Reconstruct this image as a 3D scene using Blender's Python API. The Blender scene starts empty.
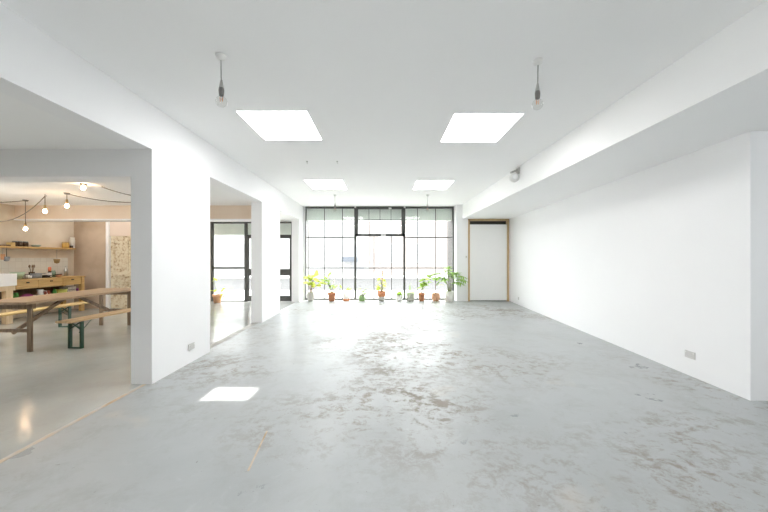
import bpy, bmesh, math, random
from mathutils import Vector, Matrix
random.seed(7)
S = bpy.context.scene
C = S.collection
PI = math.pi

# ------------------------------------------------------------------ helpers
class MB:
    """collects shapes, then links them as ONE mesh object"""
    def __init__(s): s.bm = bmesh.new()
    def box(s, x0, x1, y0, y1, z0, z1, bev=0.0):
        vs = [s.bm.verts.new((x, y, z)) for x in (x0, x1) for y in (y0, y1) for z in (z0, z1)]
        fs = [(0,1,3,2),(4,6,7,5),(0,4,5,1),(2,3,7,6),(0,2,6,4),(1,5,7,3)]
        faces = [s.bm.faces.new([vs[i] for i in f]) for f in fs]
        if bev > 0:
            ed = list({e for f in faces for e in f.edges})
            bmesh.ops.bevel(s.bm, geom=ed, offset=bev, segments=2, affect='EDGES', profile=0.6)
        return s
    def poly_prism(s, pts, z0, z1):
        n = len(pts)
        a = [s.bm.verts.new((p[0], p[1], z0)) for p in pts]
        b = [s.bm.verts.new((p[0], p[1], z1)) for p in pts]
        s.bm.faces.new(a[::-1]); s.bm.faces.new(b)
        for i in range(n):
            s.bm.faces.new((a[i], a[(i+1) % n], b[(i+1) % n], b[i]))
        return s
    def beam(s, p, q, w, h, up=(0,0,1)):
        """rectangular bar from p to q, w sideways, h along up"""
        p, q = Vector(p), Vector(q); d = (q-p).normalized()
        u = Vector(up); sd = d.cross(u)
        if sd.length < 1e-4: sd = d.cross(Vector((0,1,0)))
        sd.normalize(); u = sd.cross(d).normalized()
        r = [[s.bm.verts.new(c + sd*a*w/2 + u*b*h/2) for a, b in ((-1,-1),(1,-1),(1,1),(-1,1))] for c in (p, q)]
        s.bm.faces.new(r[0][::-1]); s.bm.faces.new(r[1])
        for i in range(4):
            s.bm.faces.new((r[0][i], r[0][(i+1)%4], r[1][(i+1)%4], r[1][i]))
        return s
    def tube(s, pts, r, n=8, r1=None, caps=True):
        pts = [Vector(p) for p in pts]; rings = []
        m = len(pts)
        for i, p in enumerate(pts):
            t = (pts[min(i+1, m-1)] - pts[max(i-1, 0)]).normalized()
            a = t.cross(Vector((0,0,1)))
            if a.length < 1e-3: a = t.cross(Vector((0,1,0)))
            a.normalize(); b = t.cross(a).normalized()
            rr = r if r1 is None else r + (r1-r)*i/(m-1)
            rings.append([s.bm.verts.new(p + a*math.cos(2*PI*k/n)*rr + b*math.sin(2*PI*k/n)*rr) for k in range(n)])
        for i in range(m-1):
            for k in range(n):
                f = s.bm.faces.new((rings[i][k], rings[i][(k+1)%n], rings[i+1][(k+1)%n], rings[i+1][k])); f.smooth = True
        if caps:
            s.bm.faces.new(rings[0][::-1]); s.bm.faces.new(rings[-1])
        return s
    def lathe(s, prof, c=(0,0,0), n=20, smooth=True, axis='z'):
        """prof: list of (radius, height)"""
        rings = []
        def pt(r, h, k):
            a = 2*PI*k/n
            v = (r*math.cos(a), r*math.sin(a), h)
            if axis == 'x': v = (h, v[0], v[1])
            if axis == 'y': v = (v[0], h, v[1])
            return Vector(c) + Vector(v)
        for r, h in prof:
            if r < 1e-5: rings.append([s.bm.verts.new(pt(0, h, 0))])
            else: rings.append([s.bm.verts.new(pt(r, h, k)) for k in range(n)])
        for a, b in zip(rings, rings[1:]):
            for k in range(n):
                q = [a[k % len(a)], a[(k+1) % len(a)], b[(k+1) % len(b)], b[k % len(b)]]
                u = []
                for v in q:
                    if v not in u: u.append(v)
                if len(u) >= 3:
                    f = s.bm.faces.new(u); f.smooth = smooth
        return s
    def leaf(s, base, direc, length, width, droop=0.3, fold=0.15, n=6, tip=1.0, roll=0.0):
        base = Vector(base); d = Vector(direc).normalized()
        sd = d.cross(Vector((0,0,1)))
        if sd.length < 1e-3: sd = Vector((1,0,0))
        sd.normalize(); sd = Matrix.Rotation(roll, 3, d) @ sd
        rows = []; p = base.copy(); dd = d.copy()
        for i in range(n+1):
            t = i/n
            w = width*0.5*max(0.02, math.sin(PI*min(1, t**0.8*tip*0.98+0.02)))
            up = sd.cross(dd).normalized()
            rows.append([s.bm.verts.new(p - sd*w + up*w*fold), s.bm.verts.new(p), s.bm.verts.new(p + sd*w + up*w*fold)])
            dd = (dd + Vector((0,0,-droop/n))).normalized()
            p = p + dd*length/n
        for a, b in zip(rows, rows[1:]):
            for k in range(2):
                f = s.bm.faces.new((a[k], a[k+1], b[k+1], b[k])); f.smooth = True
        return p
    def ico(s, c, r, scale=(1,1,1), sub=2):
        m = Matrix.Translation(c) @ Matrix.Diagonal((*scale, 1))
        g = bmesh.ops.create_icosphere(s.bm, subdivisions=sub, radius=r, matrix=m)
        for v in g['verts']:
            for f in v.link_faces: f.smooth = True
        return s
    def build(s, name, mat, parent=None, loc=None):
        bmesh.ops.recalc_face_normals(s.bm, faces=s.bm.faces)
        me = bpy.data.meshes.new(name); s.bm.to_mesh(me); s.bm.free()
        me.materials.append(mat)
        o = bpy.data.objects.new(name, me); C.objects.link(o)
        if parent is not None: o.parent = parent
        if loc is not None: o.location = loc
        return o

def tag(o, label, cat, group=None, kind=None):
    o['label'] = label; o['category'] = cat
    if group: o['group'] = group
    if kind: o['kind'] = kind
    return o
def empty(name, loc=(0,0,0), rz=0.0):
    o = bpy.data.objects.new(name, None); C.objects.link(o)
    o.location = loc; o.rotation_euler = (0,0,rz); o.empty_display_size = 0.1
    return o
def structure(o):
    o['kind'] = 'structure'; return o
def copy_tree(o, parent=None):
    c = o.copy(); C.objects.link(c)
    if parent is not None: c.parent = parent
    for ch in [k for k in S.objects if k.parent == o]:
        copy_tree(ch, c)
    return c

# ------------------------------------------------------------------ materials
def new_mat(name):
    m = bpy.data.materials.new(name); m.use_nodes = True
    nt = m.node_tree; b = nt.nodes['Principled BSDF']
    return m, nt, b
def plain(name, col, rough=0.6, metal=0.0, spec=0.5, noise=0.0, nscale=8.0, bump=0.0, bscale=40.0):
    m, nt, b = new_mat(name)
    b.inputs['Base Color'].default_value = (*col, 1); b.inputs['Roughness'].default_value = rough
    b.inputs['Metallic'].default_value = metal; b.inputs['Specular IOR Level'].default_value = spec
    if noise or bump:
        tc = nt.nodes.new('ShaderNodeTexCoord')
    if noise:
        n = nt.nodes.new('ShaderNodeTexNoise'); n.inputs['Scale'].default_value = nscale; n.inputs['Detail'].default_value = 6
        nt.links.new(tc.outputs['Object'], n.inputs['Vector'])
        mx = nt.nodes.new('ShaderNodeMix'); mx.data_type = 'RGBA'
        mx.inputs['A'].default_value = (*[c*(1-noise) for c in col], 1); mx.inputs['B'].default_value = (*[min(1, c*(1+noise)) for c in col], 1)
        nt.links.new(n.outputs['Fac'], mx.inputs['Factor']); nt.links.new(mx.outputs['Result'], b.inputs['Base Color'])
    if bump:
        n2 = nt.nodes.new('ShaderNodeTexNoise'); n2.inputs['Scale'].default_value = bscale; n2.inputs['Detail'].default_value = 4
        nt.links.new(tc.outputs['Object'], n2.inputs['Vector'])
        bp = nt.nodes.new('ShaderNodeBump'); bp.inputs['Strength'].default_value = bump; bp.inputs['Distance'].default_value = 0.01
        nt.links.new(n2.outputs['Fac'], bp.inputs['Height']); nt.links.new(bp.outputs['Normal'], b.inputs['Normal'])
    return m
def wood(name, c0, c1, axis=(1,1,1), rough=0.5, scale=3.0):
    m, nt, b = new_mat(name)
    tc = nt.nodes.new('ShaderNodeTexCoord'); mp = nt.nodes.new('ShaderNodeMapping'); mp.inputs['Scale'].default_value = axis
    n = nt.nodes.new('ShaderNodeTexNoise'); n.inputs['Scale'].default_value = scale; n.inputs['Detail'].default_value = 8; n.inputs['Distortion'].default_value = 0.6
    cr = nt.nodes.new('ShaderNodeValToRGB'); cr.color_ramp.elements[0].position = 0.3; cr.color_ramp.elements[1].position = 0.7
    cr.color_ramp.elements[0].color = (*c0, 1); cr.color_ramp.elements[1].color = (*c1, 1)
    nt.links.new(tc.outputs['Object'], mp.inputs['Vector']); nt.links.new(mp.outputs['Vector'], n.inputs['Vector'])
    nt.links.new(n.outputs['Fac'], cr.inputs['Fac']); nt.links.new(cr.outputs['Color'], b.inputs['Base Color'])
    b.inputs['Roughness'].default_value = rough
    return m
def glass(name, tint=(0.97,0.985,0.98), refl=1.0, ior=1.45):
    m = bpy.data.materials.new(name); m.use_nodes = True; nt = m.node_tree; nt.nodes.clear()
    out = nt.nodes.new('ShaderNodeOutputMaterial'); mix = nt.nodes.new('ShaderNodeMixShader')
    tr = nt.nodes.new('ShaderNodeBsdfTransparent'); tr.inputs['Color'].default_value = (*tint, 1)
    gl = nt.nodes.new('ShaderNodeBsdfGlossy'); gl.inputs['Roughness'].default_value = 0.02
    lw = nt.nodes.new('ShaderNodeLayerWeight'); lw.inputs['Blend'].default_value = 0.5      # 1 - cos, the same from both sides
    pw = nt.nodes.new('ShaderNodeMath'); pw.operation = 'POWER'; pw.inputs[1].default_value = 5.0
    ml = nt.nodes.new('ShaderNodeMath'); ml.operation = 'MULTIPLY_ADD'; ml.inputs[1].default_value = 0.9*refl; ml.inputs[2].default_value = 0.035
    nt.links.new(lw.outputs['Facing'], pw.inputs[0]); nt.links.new(pw.outputs[0], ml.inputs[0]); nt.links.new(ml.outputs[0], mix.inputs['Fac']); nt.links.new(tr.outputs['BSDF'], mix.inputs[1]); nt.links.new(gl.outputs['BSDF'], mix.inputs[2])
    nt.links.new(mix.outputs['Shader'], out.inputs['Surface'])
    return m
def emit(name, col, strength):
    m, nt, b = new_mat(name)
    b.inputs['Base Color'].default_value = (*col, 1)
    b.inputs['Emission Color'].default_value = (*col, 1); b.inputs['Emission Strength'].default_value = strength
    return m

def floor_mat(name, base, worn, amount, r0, r1):
    m, nt, b = new_mat(name); N = nt.nodes.new; L = nt.links.new
    tc = N('ShaderNodeTexCoord')
    def noise(sc, det=8, dist=0.0, off=0.0, rgh=0.5):
        n = N('ShaderNodeTexNoise'); n.inputs['Roughness'].default_value = rgh; n.inputs['Scale'].default_value = sc; n.inputs['Detail'].default_value = det; n.inputs['Distortion'].default_value = dist
        mp = N('ShaderNodeMapping'); mp.inputs['Location'].default_value = (off, off*0.7, 0)
        L(tc.outputs['Object'], mp.inputs['Vector']); L(mp.outputs['Vector'], n.inputs['Vector']); return n.outputs['Fac']
    def ramp(x, a, bb):
        r = N('ShaderNodeMapRange'); r.inputs['From Min'].default_value = a; r.inputs['From Max'].default_value = bb; L(x, r.inputs['Value']); return r.outputs['Result']
    def math_(op, a, bb):
        n = N('ShaderNodeMath'); n.operation = op
        for i, v in enumerate((a, bb)):
            if isinstance(v, (int, float)): n.inputs[i].default_value = v
            else: L(v, n.inputs[i])
        return n.outputs[0]
    def mix(f, a, bb):
        n = N('ShaderNodeMix'); n.data_type = 'RGBA'
        if isinstance(f, (int, float)): n.inputs['Factor'].default_value = f
        else: L(f, n.inputs['Factor'])
        for k, v in (('A', a), ('B', bb)):
            if isinstance(v, tuple): n.inputs[k].default_value = (*v, 1)
            else: L(v, n.inputs[k])
        return n.outputs['Result']
    big = noise(0.42, 4, 0.3, 3.1); mid = noise(1.5, 6, 0.4, 9.7); fine = noise(8.0, 15, 0.3, 4.0, 0.78); spec = noise(3.2, 3, 0.0, 21.0)
    # mottled grey paint
    c = mix(ramp(mid, 0.3, 0.7), tuple(x*0.93 for x in base), tuple(min(1, x*1.06) for x in base))
    c = mix(math_('MULTIPLY', ramp(noise(0.7, 5, 0.8, 5.0), 0.45, 0.7), 0.4), c, tuple(x*y for x, y in zip(base, (0.90, 0.89, 0.86))))
    # flaked patches down to bare screed
    area = ramp(big, 0.42, 0.60); flake = ramp(math_('ADD', math_('MULTIPLY', fine, 0.75), math_('MULTIPLY', mid, 0.25)), 0.49, 0.57)
    w = math_('MULTIPLY', math_('MULTIPLY', area, flake), amount)
    c = mix(w, c, worn)
    # pits and drips
    dots = ramp(noise(26.0, 3, 0.3, 33.0), 0.72, 0.75)
    c = mix(math_('MULTIPLY', dots, 0.75*amount), c, (0.20, 0.19, 0.17))
    scuff = math_('MULTIPLY', ramp(noise(2.6, 15, 0.4, 71.0, 0.78), 0.50, 0.64), 0.40)
    c = mix(scuff, c, tuple(x*y for x, y in zip(base, (0.80, 0.77, 0.73))))
    pale = math_('MULTIPLY', ramp(noise(4.2, 15, 0.8, 13.0, 0.8), 0.56, 0.66), 0.35)
    c = mix(pale, c, tuple(min(1, x*1.28) for x in base))
    c = mix(math_('MULTIPLY', ramp(noise(1.1, 4, 0.2, 51.0), 0.66, 0.76), 0.35*amount), c, (0.62, 0.54, 0.44))
    L(c, b.inputs['Base Color'])
    r = N('ShaderNodeMapRange'); r.inputs['To Min'].default_value = r0; r.inputs['To Max'].default_value = r1
    r.inputs['From Min'].default_value = 0.3; r.inputs['From Max'].default_value = 0.7; L(mid, r.inputs['Value'])
    L(math_('ADD', r.outputs['Result'], math_('ADD', math_('MULTIPLY', w, 0.25), math_('MULTIPLY', scuff, 0.15))), b.inputs['Roughness'])
    bp = N('ShaderNodeBump'); bp.inputs['Strength'].default_value = 0.12; bp.inputs['Distance'].default_value = 0.01
    L(math_('ADD', math_('MULTIPLY', fine, 0.4), math_('SUBTRACT', mid, w)), bp.inputs['Height']); L(bp.outputs['Normal'], b.inputs['Normal'])
    return m

def tile_mat(name):
    m, nt, b = new_mat(name); N = nt.nodes.new; L = nt.links.new
    tc = N('ShaderNodeTexCoord'); mp = N('ShaderNodeMapping'); mp.inputs['Rotation'].default_value = (0, PI/2, PI/2)
    mp.inputs['Rotation'].default_value = (PI/2, 0, PI/2)
    br = N('ShaderNodeTexBrick'); br.offset = 0.0; br.inputs['Scale'].default_value = 1.0
    br.inputs['Brick Width'].default_value = 0.15; br.inputs['Row Height'].default_value = 0.15; br.inputs['Mortar Size'].default_value = 0.004
    br.inputs['Color1'].default_value = (0.76,0.74,0.68,1); br.inputs['Color2'].default_value = (0.71,0.69,0.63,1); br.inputs['Mortar'].default_value = (0.64,0.61,0.55,1)
    sep = N('ShaderNodeSeparateXYZ'); cmb = N('ShaderNodeCombineXYZ')
    L(tc.outputs['Object'], sep.inputs[0]); L(sep.outputs['Y'], cmb.inputs['X']); L(sep.outputs['Z'], cmb.inputs['Y'])
    L(cmb.outputs[0], br.inputs['Vector']); L(br.outputs['Color'], b.inputs['Base Color']); b.inputs['Roughness'].default_value = 0.25
    return m
def patchy(name, cols, scale=3.0, rough=0.7, lo=0.35, hi=0.65, detail=8):
    m, nt, b = new_mat(name); N = nt.nodes.new; L = nt.links.new
    tc = N('ShaderNodeTexCoord'); n = N('ShaderNodeTexNoise'); n.inputs['Scale'].default_value = scale; n.inputs['Detail'].default_value = detail
    cr = N('ShaderNodeValToRGB'); el = cr.color_ramp.elements
    k = len(cols)
    el[0].position = lo; el[0].color = (*cols[0], 1); el[1].position = hi; el[1].color = (*cols[-1], 1)
    for i in range(1, k-1):
        e = el.new(lo + (hi-lo)*i/(k-1)); e.color = (*cols[i], 1)
    L(tc.outputs['Object'], n.inputs['Vector']); L(n.outputs['Fac'], cr.inputs['Fac']); L(cr.outputs['Color'], b.inputs['Base Color'])
    b.inputs['Roughness'].default_value = rough
    return m
def brick_mat(name, a, bcol, mortar, axis='XZ'):
    m, nt, b = new_mat(name); N = nt.nodes.new; L = nt.links.new
    tc = N('ShaderNodeTexCoord'); br = N('ShaderNodeTexBrick'); br.inputs['Scale'].default_value = 1.0
    br.inputs['Brick Width'].default_value = 0.23; br.inputs['Row Height'].default_value = 0.075; br.inputs['Mortar Size'].default_value = 0.008
    br.inputs['Color1'].default_value = (*a, 1); br.inputs['Color2'].default_value = (*bcol, 1); br.inputs['Mortar'].default_value = (*mortar, 1)
    sep = N('ShaderNodeSeparateXYZ'); cmb = N('ShaderNodeCombineXYZ')
    L(tc.outputs['Object'], sep.inputs[0]); L(sep.outputs[axis[0]], cmb.inputs['X']); L(sep.outputs['Z'], cmb.inputs['Y'])
    L(cmb.outputs[0], br.inputs['Vector']); L(br.outputs['Color'], b.inputs['Base Color']); b.inputs['Roughness'].default_value = 0.85
    return m
def leaf_mat(name, col, col2):
    m, nt, b = new_mat(name); N = nt.nodes.new; L = nt.links.new
    tc = N('ShaderNodeTexCoord'); n = N('ShaderNodeTexNoise'); n.inputs['Scale'].default_value = 9.0
    mx = N('ShaderNodeMix'); mx.data_type = 'RGBA'; mx.inputs['A'].default_value = (*col, 1); mx.inputs['B'].default_value = (*col2, 1)
    L(tc.outputs['Object'], n.inputs['Vector']); L(n.outputs['Fac'], mx.inputs['Factor']); L(mx.outputs['Result'], b.inputs['Base Color'])
    b.inputs['Roughness'].default_value = 0.5
    tl = N('ShaderNodeBsdfTranslucent'); L(mx.outputs['Result'], tl.inputs['Color'])
    ms = N('ShaderNodeMixShader'); ms.inputs['Fac'].default_value = 0.5
    out = nt.nodes['Material Output']
    L(b.outputs['BSDF'], ms.inputs[1]); L(tl.outputs['BSDF'], ms.inputs[2]); L(ms.outputs['Shader'], out.inputs['Surface'])
    return m

SKY_STRENGTH = 5.3
SKYLIGHT_E = 7.4
SUN_E = 6.0
M = {}
M['white'] = plain('white_paint', (0.90,0.90,0.91), 0.6, noise=0.012, nscale=1.5, bump=0.03, bscale=6)
M['ceil'] = plain('ceiling_paint', (0.92,0.92,0.92), 0.7, noise=0.015, nscale=1.2, bump=0.03, bscale=5)
M['floor'] = floor_mat('painted_concrete', (0.405,0.424,0.43), (0.27,0.236,0.20), 0.95, 0.27, 0.46)
M['floor2'] = floor_mat('kitchen_concrete', (0.45,0.46,0.44), (0.36,0.33,0.29), 0.2, 0.09, 0.18)
M['plaster'] = patchy('pink_plaster', ((0.63,0.535,0.425),(0.69,0.60,0.485),(0.75,0.67,0.56)), 1.6, 0.85)
M['plaster2'] = patchy('tan_plaster', ((0.49,0.38,0.275),(0.54,0.43,0.325),(0.60,0.485,0.375)), 2.0, 0.85)
M['blackmetal'] = plain('dark_steel', (0.075,0.077,0.073), 0.5, noise=0.1)
M['glass'] = glass('window_glass')
M['clearglass'] = glass('bulb_glass', (0.96,0.96,0.95))
M['skylight'] = emit('opal_skylight', (1.0,0.995,0.98), SKYLIGHT_E)
M['niche_fill'] = emit('added_niche_glow', (1.0,0.97,0.92), 1.3)  # glow for the added rooflight over the kitchen niche
M['plastic'] = plain('white_plastic', (0.82,0.82,0.80), 0.35, noise=0.01)
M['socketplate'] = plain('socket_plastic', (0.62,0.61,0.60), 0.4, noise=0.02)  # plate greyed to stand for the shadow along its edges
M['plasticgrey'] = plain('grey_plastic', (0.45,0.44,0.42), 0.45, noise=0.03)
M['cable'] = plain('grey_cable', (0.35,0.34,0.33), 0.6, noise=0.05)
M['darkcable'] = plain('brown_cable', (0.16,0.13,0.10), 0.6, noise=0.05)
M['holder'] = plain('steel_holder', (0.22,0.21,0.20), 0.35, 0.6, noise=0.1)
M['brass'] = plain('aged_brass', (0.40,0.29,0.14), 0.4, 0.7, noise=0.15)
M['filament'] = plain('copper_filament', (0.85,0.45,0.25), 0.4, 0.3, noise=0.05)
M['bulbon'] = emit('lit_bulb', (1.0,0.68,0.40), 48.0)
M['rawtimber'] = wood('raw_timber', (0.50,0.34,0.18), (0.66,0.48,0.28), (12,12,0.8))
M['doorwhite'] = plain('door_paint', (0.87,0.87,0.86), 0.45, noise=0.015)
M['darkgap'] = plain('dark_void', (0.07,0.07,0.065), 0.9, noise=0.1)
M['tablewood'] = wood('table_oak', (0.28,0.18,0.10), (0.42,0.29,0.175), (9,0.7,9), 0.5)
M['tableleg'] = wood('table_leg_oak', (0.14,0.088,0.048), (0.24,0.16,0.095), (9,9,0.8), 0.55)
M['benchwood'] = wood('bench_pine', (0.42,0.27,0.13), (0.58,0.41,0.23), (10,0.6,10), 0.5)
M['benchyellow'] = wood('bench_yellow_pine', (0.58,0.40,0.15), (0.72,0.54,0.25), (10,0.6,10), 0.45)
M['benchgreen'] = plain('green_steel', (0.022,0.07,0.042), 0.4, noise=0.1)
M['pine'] = wood('counter_pine', (0.50,0.31,0.11), (0.68,0.46,0.20), (6,0.7,8), 0.5)
M['palepine'] = wood('pale_pine', (0.66,0.50,0.30), (0.78,0.62,0.42), (8,8,0.8), 0.5)
M['ceramic'] = plain('white_ceramic', (0.86,0.87,0.88), 0.15, noise=0.01)
M['tile'] = tile_mat('white_tile')
M['distress'] = patchy('distressed_paint', ((0.36,0.25,0.15),(0.58,0.46,0.30),(0.72,0.63,0.47),(0.78,0.71,0.56)), 15.0, 0.75, 0.30, 0.58, 10)
M['terracotta'] = plain('terracotta', (0.62,0.26,0.13), 0.8, noise=0.12, nscale=14)
M['terrapale'] = plain('pale_terracotta', (0.70,0.40,0.25), 0.85, noise=0.12, nscale=14)
M['greypot'] = plain('grey_clay', (0.48,0.46,0.43), 0.8, noise=0.10, nscale=12)
M['whitepot'] = plain('white_clay', (0.78,0.76,0.73), 0.5, noise=0.04)
M['greenpot'] = plain('green_glaze', (0.22,0.34,0.14), 0.35, noise=0.15)
M['soil'] = plain('potting_soil', (0.08,0.055,0.035), 0.95, noise=0.3, nscale=40)
M['stem'] = plain('plant_stem', (0.22,0.27,0.08), 0.6, noise=0.1)
M['bark'] = plain('brown_stem', (0.30,0.18,0.09), 0.8, noise=0.2)
M['cane'] = plain('bamboo_cane', (0.62,0.42,0.22), 0.6, noise=0.1)
M['lf_lime'] = leaf_mat('leaf_lime', (0.50,0.60,0.10), (0.64,0.71,0.18))
M['lf_green'] = leaf_mat('leaf_green', (0.24,0.44,0.09), (0.40,0.58,0.14))
M['lf_mid'] = leaf_mat('leaf_mid', (0.26,0.43,0.08), (0.42,0.57,0.14))
M['lf_yel'] = leaf_mat('leaf_yellow', (0.74,0.66,0.08), (0.78,0.72,0.18))
M['lf_rust'] = leaf_mat('leaf_rust', (0.60,0.26,0.10), (0.72,0.40,0.18))
M['petal'] = plain('white_petal', (0.85,0.83,0.76), 0.6, noise=0.03)
M['strip'] = patchy('worn_timber_strip', ((0.42,0.30,0.18),(0.58,0.46,0.33),(0.55,0.52,0.47)), 6.0, 0.6)
M['greystrip'] = patchy('grey_strip', ((0.30,0.29,0.27),(0.44,0.43,0.40)), 5.0, 0.5)
M['render'] = plain('pale_render', (0.30,0.297,0.293), 0.9, noise=0.04, nscale=1.0)
M['brick'] = brick_mat('pink_brick', (0.27,0.228,0.212), (0.28,0.243,0.228), (0.285,0.268,0.255))
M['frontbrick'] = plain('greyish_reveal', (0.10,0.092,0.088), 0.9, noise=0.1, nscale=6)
M['shutter'] = plain('shutter_box_paint', (0.80,0.83,0.78), 0.6, noise=0.03)
M['pavement'] = plain('paving', (0.42,0.41,0.40), 0.85, noise=0.06, nscale=2)
M['asphalt'] = plain('asphalt', (0.036,0.035,0.036), 0.85, noise=0.08, nscale=3)
M['facewin'] = plain('facade_glass', (0.225,0.228,0.23), 0.3, noise=0.05)
M['sill'] = plain('window_paint', (0.32,0.32,0.315), 0.6, noise=0.03)
M['signblue'] = plain('blue_grey_board', (0.095,0.105,0.125), 0.6, noise=0.05)
M['door_teal'] = plain('street_door_paint', (0.22,0.222,0.23), 0.6, noise=0.04)
M['black'] = plain('black_iron', (0.02,0.02,0.02), 0.4, noise=0.1)
M['greypan'] = plain('grey_enamel', (0.25,0.27,0.29), 0.35, 0.3, noise=0.06)
M['steel'] = plain('brushed_steel', (0.5,0.49,0.47), 0.3, 0.9, noise=0.05)
M['sage'] = plain('sage_glaze', (0.36,0.47,0.34), 0.3, noise=0.08)
M['olive'] = plain('olive_glaze', (0.38,0.40,0.25), 0.4, noise=0.08)
M['teal'] = plain('teal_glaze', (0.36,0.46,0.43), 0.35, noise=0.06)
M['jardark'] = plain('dark_jar', (0.07,0.045,0.03), 0.25, noise=0.2)
M['amber'] = plain('amber_jar', (0.55,0.36,0.10), 0.25, noise=0.15)
M['redcap'] = plain('orange_red', (0.60,0.16,0.07), 0.4, noise=0.08)
M['copper'] = plain('copper', (0.60,0.33,0.18), 0.4, 0.5, noise=0.1)
M['greentin'] = plain('green_tin', (0.07,0.30,0.06), 0.4, noise=0.1)
M['lime'] = plain('lime_glaze', (0.55,0.58,0.14), 0.4, noise=0.08)
M['magenta'] = plain('plum_cloth', (0.30,0.07,0.20), 0.9, noise=0.25, nscale=20)
M['purple'] = plain('purple_card', (0.28,0.06,0.28), 0.7, noise=0.15)
M['redtin'] = plain('red_tin', (0.42,0.09,0.05), 0.4, noise=0.1)
M['greenglass'] = plain('green_glass', (0.20,0.30,0.22), 0.15, noise=0.1)
M['label'] = plain('paper_label', (0.75,0.73,0.68), 0.7, noise=0.03)
M['crate'] = wood('grey_crate', (0.42,0.37,0.32), (0.62,0.57,0.52), (2,8,8), 0.7)

# ------------------------------------------------------------------ the shell
H = 3.20              # main ceiling
AH = 2.69             # kitchen ceiling, also header height of the openings
DW = 11.68            # street window line
BACK = -3.0           # end wall behind the camera
def XL(d): return -2.60 - 0.0145*d        # left wall face, very slightly out of square
TW = 0.24

# floors
mb = MB(); mb.poly_prism([(XL(BACK)-0.12, BACK-0.1), (6.3, BACK-0.1), (6.3, DW+0.1), (XL(DW)-0.12, DW+0.1)], -0.12, 0.0)
structure(mb.build('floor', M['floor']))
mb = MB(); mb.poly_prism([(-8.9, BACK-0.1), (XL(BACK)-0.12, BACK-0.1), (XL(DW)-0.12, DW+0.1), (-8.9, DW+0.1)], -0.12, 0.0)
structure(mb.build('floor_kitchen', M['floor2']))
# floor strips along the openings
mb = MB(); a, b = 1.25, 3.97
mb.poly_prism([(XL(a)-0.115, a), (XL(a)-0.075, a), (XL(b)-0.055, b-0.09), (XL(b)-0.095, b-0.09)], 0.0, 0.003)
structure(mb.build('trim_1', M['strip']))
mb = MB(); a, b = 5.24, 7.54
mb.poly_prism([(XL(a)-0.20, a), (XL(a)-0.08, a), (XL(b)-0.08, b), (XL(b)-0.20, b)], 0.0, 0.004)
structure(mb.build('trim_2', M['greystrip']))

a = Vector((-0.977, 2.84, 0)); b = Vector((-0.924, 2.31, 0))
structure(MB().poly_prism([(-0.930,2.31),(-0.916,2.31),(-0.970,2.84),(-0.984,2.84)], 0.0, 0.002).build('trim_7', M['strip']))

# skylight openings: (x0, x1, y0, y1)
SK = [(-1.77,-0.925,4.07,5.06), (0.86,1.70,4.14,5.15), (-1.81,-0.95,7.70,8.73), (0.75,1.595,7.75,8.75),
      (-1.75,-0.91,-1.6,-0.5), (0.80,1.64,-1.6,-0.5)]  # unseen pair behind the camera, added to light the near room
def slab_with_holes(x0, x1, y0, y1, z0, z1, holes):
    mb = MB()
    xs = sorted({x0, x1, *[h[0] for h in holes], *[h[1] for h in holes]})
    ys = sorted({y0, y1, *[h[2] for h in holes], *[h[3] for h in holes]})
    def inhole(x, y): return any(h[0] < x < h[1] and h[2] < y < h[3] for h in holes)
    solid = {}
    for i in range(len(xs)-1):
        for j in range(len(ys)-1):
            solid[i, j] = not inhole((xs[i]+xs[i+1])/2, (ys[j]+ys[j+1])/2)
    V = {}
    def v(i, j, z):
        k = (i, j, z)
        if k not in V: V[k] = mb.bm.verts.new((xs[i], ys[j], z))
        return V[k]
    for (i, j), sl in solid.items():
        if not sl: continue
        mb.bm.faces.new((v(i,j,z0), v(i,j+1,z0), v(i+1,j+1,z0), v(i+1,j,z0)))
        mb.bm.faces.new((v(i,j,z1), v(i+1,j,z1), v(i+1,j+1,z1), v(i,j+1,z1)))
        for di, dj, p, q in ((-1,0,(i,j),(i,j+1)), (1,0,(i+1,j),(i+1,j+1)), (0,-1,(i,j),(i+1,j)), (0,1,(i,j+1),(i+1,j+1))):
            if not solid.get((i+di, j+dj), False):
                mb.bm.faces.new((v(*p,z0), v(*q,z0), v(*q,z1), v(*p,z1)))
    return mb
structure(slab_with_holes(-3.1, 2.72, BACK-0.1, DW+0.25, H, H+0.22, SK).build('ceiling', M['ceil']))
structure(MB().box(2.60, 6.4, BACK-0.1, DW+0.25, 2.73, 3.42).build('ceiling_beam', M['ceil']))
KS = (-8.55,-7.45,4.5,5.75); KN = (-8.45,-6.4,8.65,9.45)  # holes for the two added kitchen rooflights
mb = slab_with_holes(-9.05, XL(DW)-TW, BACK-0.1, DW+0.1, AH, 3.42, [KS, KN])
mb.poly_prism([(XL(DW)-TW, BACK-0.1), (XL(BACK-0.1)-TW, BACK-0.1), (XL(DW)-TW, DW)], AH, 3.42)
structure(mb.build('ceiling_kitchen', M['ceil']))
structure(MB().box(KS[0], KS[1], KS[2], KS[3], AH+0.005, AH+0.02).build('added_rooflight', M['skylight']))  # added rooflight, out of view, brightens the kitchen walls
structure(MB().box(KN[0], KN[1], KN[2], KN[3], AH+0.005, AH+0.02).build('added_niche_rooflight', M['niche_fill']))  # added glowing pane, hidden by the beam, lights the niche

# left wall: header with piers between the openings
def wall_seg(mb, d0, d1, z0, z1):
    mb.poly_prism([(XL(d0), d0), (XL(d1), d1), (XL(d1)-TW, d1), (XL(d0)-TW, d0)], z0, z1)
mb = MB()
wall_seg(mb, BACK, 1.2, 0, AH); wall_seg(mb, 3.89, 5.23, 0, AH); wall_seg(mb, 7.55, 8.92, 0, AH); wall_seg(mb, 11.04, DW, 0, AH)
wall_seg(mb, BACK, DW, AH, H)
structure(mb.build('wall_left', M['white']))

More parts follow.
